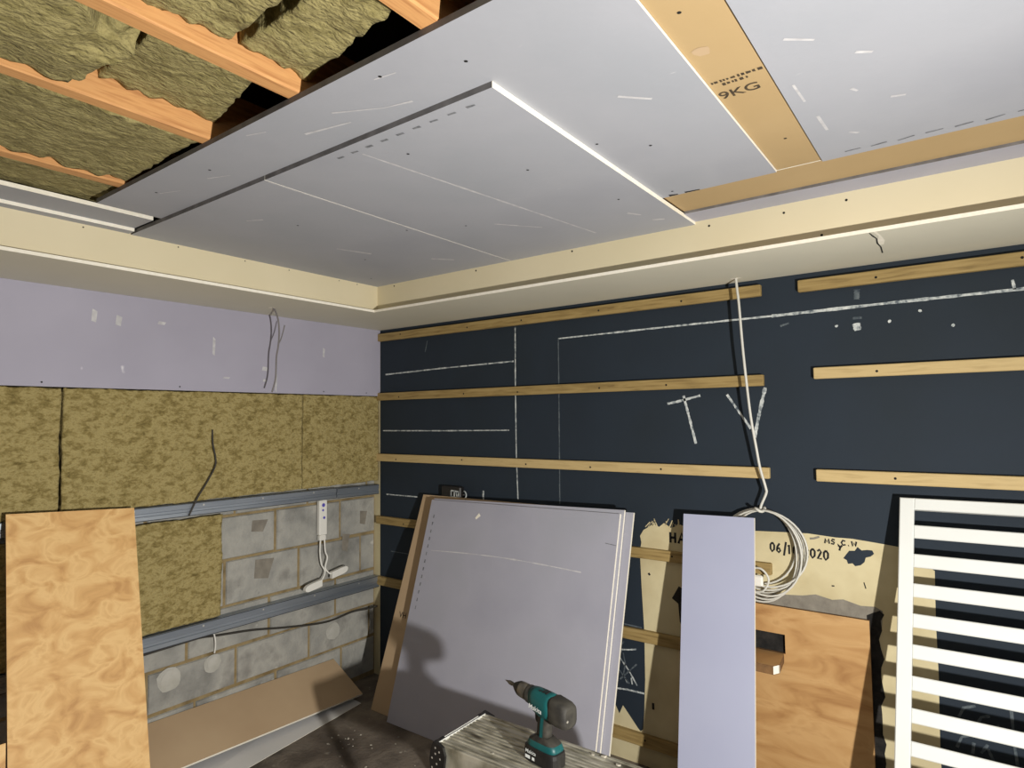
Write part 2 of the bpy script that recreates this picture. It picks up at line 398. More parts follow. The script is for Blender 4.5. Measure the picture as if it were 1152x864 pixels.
# handwriting in black marker on the bare plaster
GL = {'0': [[(.5, 1), (.12, .75), (.1, .3), (.4, 0), (.8, .25), (.85, .7), (.5, 1)]], '6': [[(.7, 1), (.25, .6), (.15, .2), (.5, 0), (.8, .2), (.6, .5), (.2, .35)]],
      '/': [[(.75, 1.25), (.3, -.25)]], '1': [[(.3, .8), (.5, 1), (.5, 0)]], '2': [[(.15, .8), (.5, 1), (.8, .75), (.15, .02), (.9, .05)]], 'H': [[(.15, 1), (.15, 0)], [(.8, 1), (.8, 0)], [(.15, .5), (.8, .5)]],
      'A': [[(.05, 0), (.5, 1), (.95, 0)], [(.25, .4), (.75, .4)]], 'M': [[(.05, 0), (.2, 1), (.5, .3), (.8, 1), (.95, 0)]], 'S': [[(.85, .9), (.4, 1), (.2, .7), (.75, .35), (.6, 0), (.1, .1)]],
      'C': [[(.85, .85), (.4, 1), (.1, .5), (.4, 0), (.9, .15)]], 'W': [[(.05, 1), (.25, 0), (.5, .7), (.75, 0), (.95, 1)]], 'Y': [[(.1, 1), (.5, .5)], [(.9, 1), (.5, .5), (.3, -.2)]], '.': [[(.2, 0), (.35, .06)]], ' ': []}
def hand(t, x, z, w, h, th, drop=0.0):
    for c in t:
        for s_ in GL[c]:
            mb.stroke([(x + p[0] * w * .85, z + p[1] * h) for p in s_], th, 'marker', -.0022)
        x += w * (1.0 if c not in './' else .7); z -= drop
hand('HA', 1.98, 1.055, .042, .048, .011)
hand('06/10/2020', 2.428, 1.066, .0245, .038, .0078, .0012)
hand('MS.C.W', 2.640, 1.122, .022, .019, .0062, .0002)
hand('Y', 2.688, 1.102, .02, .018, .007)
mb.stroke([(2.585, 1.135), (2.60, 1.137), (2.622, 1.146)], .008, 'mortar_grey', -.0022)
mb.stroke([(2.775, .985), (2.781, .962)], .004, 'marker', -.0022); mb.stroke([(2.66, .955), (2.67, .956)], .005, 'marker', -.0022)
mb.stroke([(1.872, .90), (1.878, .89)], .010, 'marker', -.0022); mb.stroke([(1.88, .30), (1.88, .27)], .012, 'gap_shade_smudge', -.0022)
struct(mb.build('wall_back'))

# soffit boxed round the room: left run and back run, each underside board with a projecting lip and a fascia
LIPX, LIPY, FX, FY = .511, -.503, .484, -.456
mb = MB()
mb.box(-.058, LIPX, YF, 0, 2.232, 2.245, 'cream2', px='gypsum')
mb.box(FX - .0125, FX, YF, FY, 2.245, 2.40, 'cream')
for y in (-1.02, -1.55, -.60, -.42 - .3, -1.9, -1.25): mb.disc((FX + .0006, y, 2.375), .003, (1, 0, 0), 'hole_and_shade', 8)
mb.disc((.222, -.942, 2.2314), .016, (0, 0, -1), 'gypsum', 12, .3)
struct(mb.build('trim_1'))
mb = MB()
mb.box(LIPX, XR, LIPY, -.001, 2.232, 2.245, 'cream2', ny='gypsum')
mb.box(FX, XR, FY, FY + .0125, 2.245, 2.40, 'cream')
for (x, z) in ((2.36, 2.37), (2.63, 2.365), (2.83, 2.368), (2.75, 2.262), (1.2, 2.37), (.62, 2.372), (1.75, 2.374)): mb.disc((x, FY - .0006, z), .0045, (0, -1, 0), 'hole_and_shade', 8)
mb.stroke([(2.898, LIPY + .004), (2.903, -.45), (2.909, -.41), (2.904, -.34), (2.908, -.28), (2.903, -.18)], .005, 'hole_and_shade', 2.2314, 'ceil', .6)
mb.stroke([(2.915, LIPY + .004), (2.922, -.44), (2.918, -.37), (2.914, -.31)], .014, 'gypsum', 2.2316, 'ceil', .6)
mb.disc((2.345, -.09, 2.2314), .02, (0, 0, -1), 'gypsum', 12, .35)
struct(mb.build('trim_2'))

# ------------------------------------------------------------------ ceiling timber and insulation
def joist(x0, x1, label, ya=YF, yb=0, m='joist'):
    mb = MB(); mb.bbox(x0, x1, ya, yb, 2.4152, 2.57, m, .004)
    return tag(mb.build('ceiling_joist'), label, 'joist', 'timber joists in the ceiling')
joist(.905, .955, 'orange timber ceiling joist nearest the left soffit, mostly sunk in wool')
joist(1.443, 1.490, 'orange timber ceiling joist below the bulging wool slab, second from the left soffit')
joist(1.847, 1.896, 'orange timber ceiling joist with torn wool along its lit side, third from the left soffit')
joist(2.290, 2.342, 'orange timber ceiling joist at the top of the picture beside the long grey board')

def bulge2(p):
    t = max(0, min(1, (p.x - 1.49) / .36))
    s = max(0, min(1, (-2.2 - p.y) / .5))
    n = max(0, min(1, (p.x - 1.66) / .12)) * max(0, min(1, (p.y + 2.40) / .06))
    return V((-.085 * n, .05 * (t - .5) + .02 * nz3(p, 10, 3), -.035 * math.sin(math.pi * t) * (.4 + .6 * s) - .01 * s))
def slant(x0, x1, k):
    return lambda p: V((0, -k * max(0, min(1, (p.x - x0) / (x1 - x0))) * max(0, min(1, (p.y + 2.1) / .12)), 0))
wl = [
    (.485, .903, -2.9, -1.80, 2.432, 2.55, 'mineral wool slab between the left soffit and the first joist', None, .006),
    (.957, 1.440, -3.1, -1.952, 2.424, 2.55, 'dull flat mineral wool slab between the first and second joists', None, .007),
    (1.496, 1.835, -3.2, -2.27, 2.432, 2.55, 'sagging mineral wool slab that bulges below the joists at top left', bulge2, .009),
    (1.494, 1.845, -2.225, -1.935, 2.470, 2.57, 'recessed mineral wool slab beyond the sagging one, next to the black gap', slant(1.494, 1.845, .07), .007),
    (1.900, 2.286, -3.2, -2.135, 2.446, 2.56, 'torn mineral wool slab at the top edge of the picture, right of the third joist', None, .012),
    (1.900, 2.284, -2.105, -1.925, 2.452, 2.57, 'mineral wool slab with a ragged split, touching the black gap by the grey board', slant(1.9, 2.284, .07), .010),
    (2.352, 2.73, -3.2, -1.985, 2.44, 2.56, 'small corner of mineral wool right of the topmost joist', None, .010),
]
for i, (x0, x1, y0, y1, z0, z1, lab, bl, amp) in enumerate(wl):
    tag(wool_slab(x0, x1, y0, y1, z0, z1, 'wool_dark', amp * .8, .010, i * 3.3 + 1, bl, .016).build('insulation_slab'), lab, 'insulation', 'mineral wool slabs in the ceiling')

# ------------------------------------------------------------------ ceiling boards
CB = 'plasterboard on the ceiling'
def cboard(x0, x1, y0, y1, z0, z1, label, face='paper_ceil', px='gypsum', ny='paper_edge', name='plasterboard_sheet', extra=None, nx='paper_edge'):
    mb = MB(); mb.box(x0, x1, y0, y1, z0, z1, 'tan', nz=face, px=px, nx=nx, ny=ny, py='paper_edge')
    if extra: extra(mb)
    return tag(mb.build(name), label, 'plasterboard', CB)
def dots(pts, z):
    def f(mb):
        for (x, y) in pts: mb.disc((x, y, z - .0006), .0045, (0, 0, -1), 'hole_and_shade', 8)
    return f
def ex_big(mb):
    dots([(2.31, -1.83), (2.12, -1.90), (1.32, -1.86), (2.335, -1.30), (2.45, -1.2), (1.0, -1.87), (2.36, -.82)], 2.40)(mb)
    for pts in ([(1.0, -1.86), (1.08, -1.83)], [(1.25, -1.83), (1.33, -1.80)], [(1.62, -1.92), (1.68, -1.90)], [(1.9, -1.86), (2.02, -1.80), (2.1, -1.78)], [(2.1, -1.9), (2.16, -1.89)], [(1.75, -1.83), (1.9, -1.80)], [(2.5, -1.5), (2.56, -1.44)]):
        mb.stroke(pts, .006, 'smear', 2.3994, 'ceil', .5)
    for pts in ([(2.335, -.786), (2.365, -.782)], [(2.39, -.784), (2.44, -.780)]): mb.stroke(pts, .012, 'hole_and_shade', 2.3994, 'ceil', .5)
cboard(.735, 2.683, -1.949, -.775, 2.40, 2.415, 'long grey ceiling board whose dark front edge borders the exposed wool', extra=ex_big)
cboard(FX, .690, YF, -1.742, 2.40, 2.415, 'narrow grey ceiling strip with the upper of two bright white edges at far left', ny='gypsum')
cboard(FX, .533, YF, -1.742, 2.387, 2.3998, 'narrower lower ceiling strip with the second white edge, against the left soffit', ny='gypsum')
def exA(mb):
    dots([(.9, -.9), (1.1, -1.4), (.62, -.62), (1.38, -1.1)], 2.385)(mb)
    mb.stroke([(1.408, -1.72), (1.409, -1.2), (1.408, -.56)], .006, 'smear', 2.3844, 'ceil', .3)
    for pts in ([(.95, -1.1), (1.0, -.95)], [(1.15, -.72), (1.22, -.64)], [(1.0, -1.55), (1.06, -1.52)]): mb.stroke(pts, .012, 'smear', 2.3844, 'ceil', .5)
cboard(FX, 1.4115, -1.735, FY, 2.385, 2.3998, 'grey second layer ceiling board in the corner, left of the pale joint line', extra=exA, px='gypsum')
def exB(mb):
    dots([(1.9, -1.6), (2.2, -.9), (1.6, -1.0), (2.1, -1.3)], 2.385)(mb)
    P = [(1.80 + .15 * k / 24, -1.678 + 1.075 * k / 24) for k in range(25)]
    mb.stroke(P, .008, 'smear', 2.3844, 'ceil', .5)
    for pts in ([(1.7, -.95), (1.82, -.8)], [(2.2, -.62), (2.24, -.6)], [(2.16, -.75), (2.19, -.7)]): mb.stroke(pts, .010, 'smear', 2.3844, 'ceil', .5)
    for k in range(9): mb.stroke([(1.72 + k * .06, -1.700), (1.745 + k * .06, -1.698)], .008, 'pencil', 2.3844, 'ceil', .3)
cboard(1.4140, 2.306, -1.735, FY, 2.385, 2.3998, 'grey second layer ceiling board with a bright white right edge', extra=exB)
def ex9(mb):
    z = 2.4054
    mb.text('9KG', .050, (2.688, -1.322, z), (1, 0, 0), (0, -1, 0), 'ink', 1.0)
    for r, (a, b, y) in enumerate(((2.692, 2.806, -1.408), (2.712, 2.765, -1.390))):
        x = a
        while x < b:
            w = random.uniform(.004, .011); mb.stroke([(x, y), (x + w, y)], .009, 'ink', z, 'ceil', .4); x += w + random.uniform(.002, .006)
    mb.disc((2.72, -1.55, z), .018, (0, 0, -1), 'tan_dark', 12, .2)
    dots([(2.73, -1.7), (2.76, -1.0)], 2.406)(mb)
cboard(2.6845, 2.8135, YF, -.776, 2.406, 2.4148, 'brown board strip printed 9KG running between two grey ceiling boards', 'tan', extra=ex9, name='plasterboard_strip')
def exR(mb):
    for pts in ([(2.98, -1.36), (3.01, -1.34)], [(2.95, -1.2), (2.96, -1.18)], [(3.02, -1.1), (3.05, -1.09)], [(2.91, -.95), (2.93, -.93)], [(2.87, -1.5), (2.92, -1.46)], [(2.845, -1.3), (2.85, -1.2)], [(2.86, -1.1), (2.865, -1.0)]):
        mb.stroke(pts, .008, 'smear', 2.3994, 'ceil', .5)
    for k in range(8): mb.stroke([(2.88 + k * .065, -.815 + .004 * (k % 3)), (2.92 + k * .065, -.817)], .007, 'pencil', 2.3994, 'ceil', .4)
cboard(2.8145, XR, -3.1, -.7765, 2.40, 2.4148, 'pale grey ceiling board filling the top right of the picture', extra=exR)
cboard(2.3075, XR, -.7735, -.5755, 2.405, 2.4148, 'brown board strip running along the back soffit', 'tan', ny='gypsum', name='plasterboard_strip')
cboard(2.3075, XR, -.5745, FY, 2.396, 2.4148, 'thin lilac board strip between the brown strip and the cream fascia', 'paper', name='plasterboard_strip')

# ------------------------------------------------------------------ left wall cladding
mb = MB(); mb.box(-.0125, 0, YF, -.002, 1.797, 2.2315, 'tan', px='paper_wall', nz='gypsum')
for y in (-1.87, -1.3, -.45, -.12): mb.disc((.0006, y, 1.815), .004, (1, 0, 0), 'hole_and_shade', 8)
for (y, z, w, h) in ((-1.68, 2.12, .012, .03), (-1.58, 2.11, .014, .025), (-1.39, 2.12, .02, .008), (-1.13, 2.03, .008, .05), (-.84, 1.93, .018, .012), (-.84, 1.865, .012, .008), (-1.06, 1.87, .02, .005), (-.77, 1.86, .006, .06), (-.45, 2.05, .008, .03)):
    mb.face([(.0006, y - w, z - h * .8), (.0006, y + w * .6, z - h), (.0006, y + w, z + h * .7), (.0006, y - w * .7, z + h)], 'smear')
tag(mb.build('plasterboard_sheet'), 'lilac plasterboard sheet fixed high on the left wall above the wool', 'plasterboard')

def left_slab(y0, y1, z0, z1, seed, label):
    mb = wool_slab(-.0495, -.009, y0, y1, z0, z1, 'wool', .0042, .009, seed)
    return tag(mb.build('insulation_slab'), label, 'insulation', 'mineral wool slabs on the left wall')
left_slab(-3.0, -1.796, 1.246, 1.792, 2.0, 'mineral wool slab at the far left of the wall, left of the dark vertical joint')
left_slab(-1.785, -.590, 1.246, 1.792, 11.0, 'long mineral wool slab in the middle of the left wall under the lilac sheet')
left_slab(-.583, -.008, 1.246, 1.792, 23.0, 'short mineral wool slab at the corner end of the left wall')
left_slab(-2.26, -1.066, .648, 1.160, 31.0, 'lower mineral wool slab between the two metal rails beside the plywood')

def rail(y0, y1, zc0, zc1, h, label):
    """horizontal galvanised channel, front at x=0, with folded lips and a centre groove; zc0/zc1: middle height at its ends"""
    mb = MB()
    prof = [(-.049, -.5), (-.004, -.5), (0, -.46), (0, -.20), (-.005, -.16), (-.005, .02), (0, .06), (0, .46), (-.004, .5), (-.049, .5)]
    rings = [[(x, y, zc + t * h) for x, t in prof] for y, zc in ((y0, zc0), (y1, zc1))]
    mb.loft(rings, 'galv', smooth=False)
    for t in (.485, -.47):
        mb.face([(.0008, y0, zc0 + t * h - .003), (.0008, y1, zc1 + t * h - .003), (.0008, y1, zc1 + t * h), (.0008, y0, zc0 + t * h)], 'galv_dark')
    n = int((y1 - y0) / .3)
    for k in range(n):
        y = y0 + (k + .5) * (y1 - y0) / n; zc = zc0 + (zc1 - zc0) * (k + .5) / n
        mb.disc((.001, y, zc + .27 * h), .005, (1, 0, 0), 'rivet', 8)
    return tag(mb.build('metal_rail'), label, 'rail', 'metal rails on the left wall')
rail(-3.3, -.352, 1.228, 1.199, .062, 'long galvanised metal rail fixed under the upper wool slabs')
rail(-.346, -.012, 1.197, 1.191, .060, 'short galvanised metal rail piece meeting the corner under the wool')
rail(-3.3, -.012, .612, .599, .070, 'lower galvanised metal rail running across the bare blocks')

# conduit with two tails and connectors
t = empty('cable_conduit', (-.02, -.435, .66), 'white plastic conduit hanging under the rail with two cables ending in flat connectors', 'conduit')
mb = MB(); mb.bbox(-.045, -.012, -.463, -.407, .955, 1.168, 'white_plastic', .006); c = mb.build('conduit', t)
mb = MB(); mb.bbox(-.043, -.016, -.458, -.412, .925, .956, 'white_plastic', .004); mb.build('end_cap', t)
for (y, z, rr, n_) in ((-.437, 1.135, .012, 7), (-.440, 1.105, .008, 5), (-.432, 1.06, .009, 6)):
    mb = MB(); mb.disc((-.0112, y, z), rr, (1, 0, 0), 'blue_print', n_); mb.build('print', t).parent = c
def spline(P, n=8):
    P = [V(p) for p in P]; out = []
    for i in range(len(P) - 1):
        p0 = P[max(i - 1, 0)]; p1 = P[i]; p2 = P[i + 1]; p3 = P[min(i + 2, len(P) - 1)]
        for k in range(n):
            u = k / n
            out.append(.5 * ((2 * p1) + (p2 - p0) * u + (2 * p0 - 5 * p1 + 4 * p2 - p3) * u * u + (3 * p1 - p0 - 3 * p2 + p3) * u ** 3))
    out.append(P[-1]); return out
mb = MB(); mb.tube(spline([(-.02, -.452, .93), (-.018, -.456, .86), (-.012, -.45, .79), (-.004, -.43, .745), (.004, -.45, .71), (.008, -.478, .690)]), .005, 'white_plastic'); mb.build('cable', t)
mb = MB(); mb.tube(spline([(-.02, -.423, .93), (-.016, -.42, .86), (-.012, -.408, .82), (-.008, -.425, .765), (.0, -.41, .735), (.004, -.392, .722)]), .005, 'white_plastic'); mb.build('cable', t)
def connector(ya, yb, za, zb, x):
    mb = MB()
    n = 6; ring0, ring1 = [], []
    # flat tapered body with a rounded nose at ya
    out = [(0, .38), (.04, .2), (.14, .05), (.3, 0), (1, 0), (1, 1), (.3, 1), (.14, .95), (.04, .8), (0, .62)]
    h = .040
    def P(u, v, xx): return (xx, ya + (yb - ya) * u, za + (zb - za) * u + (v - .5) * h)
    mb.loft([[P(u, v, x) for u, v in out], [P(u, v, x + .022) for u, v in out]], 'white_plastic', smooth=False)
    mb.build('connector', t)
connector(-.585, -.470, .672, .690, .004)
connector(-.275, -.392, .735, .715, -.006)

# loose wires on the left wall
mb = MB(); mb.tube(spline([(.003, -.03, .445), (-.02, -.10, .44), (-.040, -.2, .442), (-.042, -.39, .431), (-.042, -.646, .469), (-.042, -.866, .513), (-.040, -1.064, .540), (-.034, -1.148, .555), (-.034, -1.223, .556), (-.034, -1.5, .55)]), .0055, 'cable_black')
tag(mb.build('black_cable'), 'black cable sagging along the blocks below the lower metal rail', 'cable')
mb = MB(); mb.tube(spline([(-.008, -1.128, 1.60), (.006, -1.131, 1.525), (.008, -1.118, 1.46), (.008, -1.12, 1.411), (.010, -1.165, 1.33), (.012, -1.209, 1.263), (.012, -1.25, 1.18)]), .004, 'cable_black')
tag(mb.build('thin_wire'), 'thin dark wire coming out of the long wool slab over the metal rail', 'wire')
mb = MB(); mb.tube(spline([(-.044, -1.088, .565), (-.030, -1.085, .53), (-.036, -1.08, .49), (-.044, -1.08, .455)]), .004, 'white_plastic')
tag(mb.build('thin_wire'), 'short pale wire hooked over the black cable above a round adhesive dab', 'wire')

t = empty('hanging_cable', (.16, -.88, 1.79), 'grey cable with a split end hanging from the left soffit over the lilac sheet', 'cable')
mb = MB(); mb.tube(spline([(.222, -.942, 2.238), (.20, -.91, 2.222), (.165, -.868, 2.18), (.152, -.853, 2.113), (.15, -.857, 2.04), (.15, -.867, 1.98), (.15, -.871, 1.87), (.15, -.891, 1.795)]), .0045, 'cable_pale'); mb.build('sheath', t)
mb = MB(); mb.tube(spline([(.15, -.857, 2.05), (.150, -.838, 2.09), (.152, -.820, 2.16)]), .003, 'cable_pale'); mb.build('core_wire', t)

# ------------------------------------------------------------------ battens on the back wall
BG = 'timber battens on the navy wall'
def batten(x0, x1, z0, z1, label, m='batten', d0=0.0, th=.025):
    mb = MB()
    mb.bbox(x0, x1, -th, -.0003, z0 + d0, z1 + d0, m, .0025)
    for k in range(max(2, int((x1 - x0) / .45))):
        x = x0 + .25 + k * .45
        if x < x1 - .05: mb.disc((x + random.uniform(-.08, .08), -th - .0006, (z0 + z1) / 2 + random.uniform(-.008, .008)), .005, (0, -1, 0), 'hole_and_shade', 8)
    return tag(mb.build('wall_batten'), label, 'batten', BG)
batten(.0, 2.429, 2.157, 2.206, 'topmost long timber batten on the navy wall, right under the soffit')
batten(2.578, XR - .02, 2.153, 2.202, 'topmost timber batten on the right part of the navy wall')
batten(-.010, 2.428, 1.768, 1.816, 'second long timber batten from the top, above the chalk letters')
batten(2.626, XR - .02, 1.788, 1.834, 'middle pale timber batten on the right part of the navy wall', 'batten_pale')
batten(-.020, 2.440, 1.373, 1.420, 'third long timber batten from the top, just above the stacked sheets', 'batten_pale')
batten(2.622, XR - .02, 1.372, 1.420, 'pale timber batten just above the white slatted frame', 'batten_pale')
batten(-.018, 2.435, .969, 1.018, 'timber batten crossing the top of the bare plaster patch behind the sheets')
batten(-.012, 2.22, .578, .632, 'timber batten crossing the bare plaster above the chalk fish scribble')
batten(1.2, 2.02, .095, .150, 'lowest timber batten near the floor at the foot of the plaster patch')

# ------------------------------------------------------------------ sheets leaning on the back wall
def sheet(TL, TR, BR, BL, th, label, group, face='paper', back='tan', edge='gypsum', name='plasterboard_sheet', extra=None, top='gypsum', left=None):
    TL, TR, BR, BL = map(V, (TL, TR, BR, BL))
    n = (TR - BL).cross(TL - BR).normalized()     # towards the viewer
    if n.y > 0 and abs(n.y) > abs(n.x): n = -n
    elif abs(n.x) > abs(n.y) and n.x < 0: n = -n
    f = [BL, BR, TR, TL]; b = [p - n * th for p in f]
    mb = MB(); mb.hexa(f, b, face, top=back, bottom=face, sides=[edge, edge, top, left or edge])
    def at(u, v, o=.0008):   # u from left to right, v from bottom to top, 0..1
        return (BL * (1 - u) + BR * u) * (1 - v) + (TL * (1 - u) + TR * u) * v + n * o
    if extra: extra(mb, at)
    return tag(mb.build(name), label, 'plasterboard' if 'plaster' in name else 'plywood', group)
SG = 'plasterboard sheets stacked against the navy wall'
def ex_front(mb, at):
    P = [(.06 + .80 * k / 20, .765 + .012 * math.sin(k * .16) - .0) for k in range(21)]
    mb.stroke(P, .0045, 'smear', 0, lambda u, v: at(u, v), .6)
    for k in range(13): mb.stroke([(.035, .93 - k * .035), (.034, .915 - k * .035)], .006, 'pencil', 0, lambda u, v: at(u, v), .4)
    mb.stroke([(.29, .93), (.31, .95)], .012, 'gypsum', 0, lambda u, v: at(u, v), .4)
    mb.stroke([(.95, .885), (.998, .88)], .003, 'pencil', 0, lambda u, v: at(u, v), .4)
def ex_tan(mb, at):
    mb.text('VH', .045, at(.035, .42), (1, 0, 0), (0, .235, .97), 'ink'); mb.text('12', .045, at(.115, .42), (1, 0, 0), (0, .235, .97), 'ink')
    mb.text('VH', .03, at(.03, .36), (1, 0, 0), (0, .235, .97), 'tan_dark')
# n: normal tilt; sheets from front to back
sheet((.576, -.120, 1.172), (1.788, -.120, 1.186), (1.765, -.410, .002), (.508, -.410, .002), .0125, 'foremost lilac plasterboard sheet of the stack, with a pale chalk line across it', SG, extra=ex_front, left='paper')
sheet((.580, -.1030, 1.178), (1.803, -.1030, 1.203), (1.778, -.3915, .002), (.516, -.3915, .002), .0125, 'second lilac plasterboard sheet of the stack, its edge just showing behind the foremost', SG)
sheet((.590, -.087, 1.172), (1.842, -.087, 1.192), (1.815, -.376, .002), (.530, -.376, .002), .0125, 'third lilac plasterboard sheet of the stack, sticking out farthest to the right', SG)
sheet((.438, -.050, 1.186), (1.65, -.050, 1.186), (1.55, -.362, .002), (.325, -.362, .002), .0125, 'brown backed plasterboard sheet showing at the left side behind the stack', SG, face='tan_dark', back='paper', extra=ex_tan, left='tan_dark')
def ex_n(mb, at): mb.stroke([(.06, .12), (.2, .115)], .006, 'smear', 0, lambda u, v: at(u, v), .5)
sheet((2.084, -.085, 1.2065), (2.390, -.085, 1.213), (2.432, -.360, .002), (2.128, -.360, .002), .0125, 'tall narrow bluish lilac plasterboard offcut leaning alone beside the cable coil', None, face='paper_blue', extra=ex_n)

# ------------------------------------------------------------------ boarded fireplace panel and the offcut in it
mb = MB()
hx0, hx1, hz0, hz1 = 2.30, 2.480, .655, .733
for (a, b, c, d) in ((2.24, hx0, .03, .845), (hx1, 2.790, .03, .845), (hx0, hx1, .03, hz0), (hx0, hx1, hz1, .845)):
    mb.box(a, b, -.020, -.003, c, d, 'ply2', px='ply_edge', nx='ply_edge', pz='ply_edge', nz='ply_edge')
tag(mb.build('plywood_sheet'), 'plywood panel with a square cutout boarding the opening low in the navy wall', 'plywood')
mb = MB()
oc = [(2.26, -.178), (2.26, -.0205), (2.474, -.0205), (2.487, -.150), (2.470, -.178)]
mb.loft([[(x, y, .620) for x, y in oc], [(x, y, .6545) for x, y in oc]], 'ply_edge', smooth=False)  # front and sides coloured dark for their shade, top face paler
mb.face([(x, y, .6549) for x, y in oc][::-1], 'ply2'); mb.face([(2.4875, -.149, .622), (2.4705, -.1785, .622), (2.4705, -.1785, .653), (2.4875, -.149, .653)], 'gypsum')
tag(mb.build('timber_offcut'), 'short timber offcut sticking out of the cutout in the plywood panel', 'wood')

# ------------------------------------------------------------------ cable with coil on the back wall
t = empty('cable_coil', (2.45, -.06, .86), 'white cable dropping from the back soffit into a tied coil beside the narrow board', 'cable')
mb = MB()
mb.tube(spline([(2.345, -.085, 2.238), (2.350, -.088, 2.18), (2.356, -.09, 2.12), (2.366, -.09, 1.935), (2.376, -.085, 1.78), (2.388, -.08, 1.632), (2.404, -.07, 1.50), (2.414, -.062, 1.42), (2.432, -.055, 1.34), (2.432, -.05, 1.315), (2.41, -.045, 1.265), (2.405, -.045, 1.245)]), .0055, 'cable_white')
mb.build('cable_drop', t)
mb = MB()
for k in range(7):
    a = .142 + .009 * ((k * 3) % 6); b = .158 + .009 * ((k * 2) % 5)
    cx, cz = 2.437 - .004 * k, 1.243 - b
    tilt = -.16 + .03 * k
    pts = []
    for j in range(41):
        th = math.pi / 2 + 2 * math.pi * j / 40
        x = a * math.cos(th); z = b * math.sin(th) - b
        xr = x * math.cos(tilt) - z * math.sin(tilt); zr = x * math.sin(tilt) + z * math.cos(tilt)
        pts.append((2.405 + xr * 1.0 + .012, -.020 - .006 * k - .003 * math.sin(th * 2 + k), 1.243 + zr))
    mb.tube(pts, .0042, 'cable_white', 6)
mb.build('coil', t)
mb = MB(); mb.tube([(2.405 + .018 * math.cos(q), -.05 + .03 * math.sin(q), 1.246 + .006 * math.sin(q * 2)) for q in [2 * math.pi * k / 16 for k in range(17)]], .006, 'cable_white'); mb.build('tie', t)
mb = MB(); mb.tube(spline([(2.34, -.05, .99), (2.40, -.055, 1.0), (2.432, -.055, .96), (2.41, -.055, .91), (2.37, -.05, .90)]), .0045, 'cable_white')
mb.bbox(2.365, 2.41, -.066, -.046, .925, .972, 'white_plastic', .006); mb.build('cable_end', t)

# small black device on the stack
t = empty('wall_socket', (.66, -.02, 1.19), 'small black box with pale markings on the wall just above the stacked sheets', 'socket')
mb = MB(); mb.bbox(.575, .725, -.040, -.0005, 1.165, 1.245, 'black', .006); mb.build('housing', t)
mb = MB()
for a, b in (((.655, 1.185), (.655, 1.222)), ((.655, 1.222), (.712, 1.218)), ((.712, 1.218), (.712, 1.182)), ((.655, 1.185), (.712, 1.182)), ((.680, 1.22), (.680, 1.185)), ((.695, 1.212), (.70, 1.19))):
    mb.stroke([a, b], .008, 'chalk', -.0412)
mb.build('marking', t)
mb = MB(); mb.tube([(.742 + .020 * math.cos(q), -.03, 1.200 + .022 * math.sin(q)) for q in [-1.9 + 3.4 * k / 10 for k in range(11)]], .004, 'chalk'); mb.tube([(.72, -.03, 1.2), (.745, -.02, 1.2)], .006, 'black'); mb.build('hook', t)

# ------------------------------------------------------------------ white slatted frame
RN = V((0, -.9622, -.2724)).normalized()      # facing the room
O = V((2.912, -.058, 1.330)); DX = V((1, .0, .004)).normalized()
DN = (V((2.882, -.301, .447)) - O).normalized()     # down the left edge
NRM = DX.cross(DN).normalized()
if NRM.y > 0: NRM = -NRM
floor_len = O.z / -DN.z
t = empty('slatted_frame', (3.3, -.42, 0), 'white painted frame with horizontal slats leaning against the navy wall at right', 'frame')
def slab(u0, u1, v0, v1, th, off, m='white', c=.003):
    """u across, v down from the top-left corner, in the leaning plane"""
    mb = MB()
    def P(u, v, w): return O + DX * u + DN * v + NRM * w
    def ring(w, d): return [P(u0 + d, v1 - d, w), P(u1 - d, v1 - d, w), P(u1 - d, v0 + d, w), P(u0 + d, v0 + d, w)]
    mb.loft([ring(off - th, 0), ring(off - c, 0), ring(off, c)], m, smooth=False)
    return mb
W_, H_ = .90, floor_len
def zv(z): return (O.z - z) / -DN.z
slab(0, .046, 0, H_, .030, 0).build('stile', t); slab(W_ - .046, W_, 0, H_, .030, 0).build('stile', t)
slab(.046, W_ - .046, 0, .042, .030, 0).build('top_rail', t)
v = .098
while v < H_ - .12:
    slab(.046, W_ - .046, v, v + .047, .012, -.003).build('slat', t); v += .1033
slab(.046, W_ - .046, H_ - .10, H_ - .05, .030, 0).build('bottom_rail', t)

# ------------------------------------------------------------------ left foreground: plywood and boards on the floor
sheet((.050, -1.990, 1.284), (.050, -1.518, 1.253), (.425, -1.575, .002), (.425, -2.048, .002), .012, 'bright plywood sheet leaning on the left wall in front of the wool', None, face='ply', back='ply', edge='ply_edge', top='ply_edge', name='plywood_sheet')
sheet((.40, -2.42, .55), (.39, -2.060, .533), (.48, -2.075, .002), (.49, -2.44, .002), .012, 'low plywood offcut at the bottom left edge, beside the tall plywood sheet', None, face='ply', back='ply', edge='ply_edge', top='ply_edge', name='plywood_offcut')
FG = 'board offcuts lying along the left wall'
sheet((-.042, -1.75, .235), (-.042, -.335, .197), (.212, -.325, .050), (.198, -1.75, .096), .0125, 'brown faced plasterboard offcut propped along the foot of the left wall', FG, face='tan_dark', back='paper', name='plasterboard_offcut')
sheet((-.030, -1.75, .045), (-.030, -.37, .045), (.215, -.340, .002), (.392, -1.75, .002), .0125, 'pale plasterboard offcut on the floor, sticking out below the brown faced one', FG, face='paper_pale', back='tan', name='plasterboard_offcut')

# ------------------------------------------------------------------ step platform
PX0, PX1, PY0, PY1, PZ = 1.566, 2.33, -1.147, -.872, .500
t = empty('step_platform', ((PX0 + PX1) / 2, (PY0 + PY1) / 2, 0), 'scuffed ribbed aluminium step platform with black corner brackets in front of the stack', 'platform')
mb = MB()
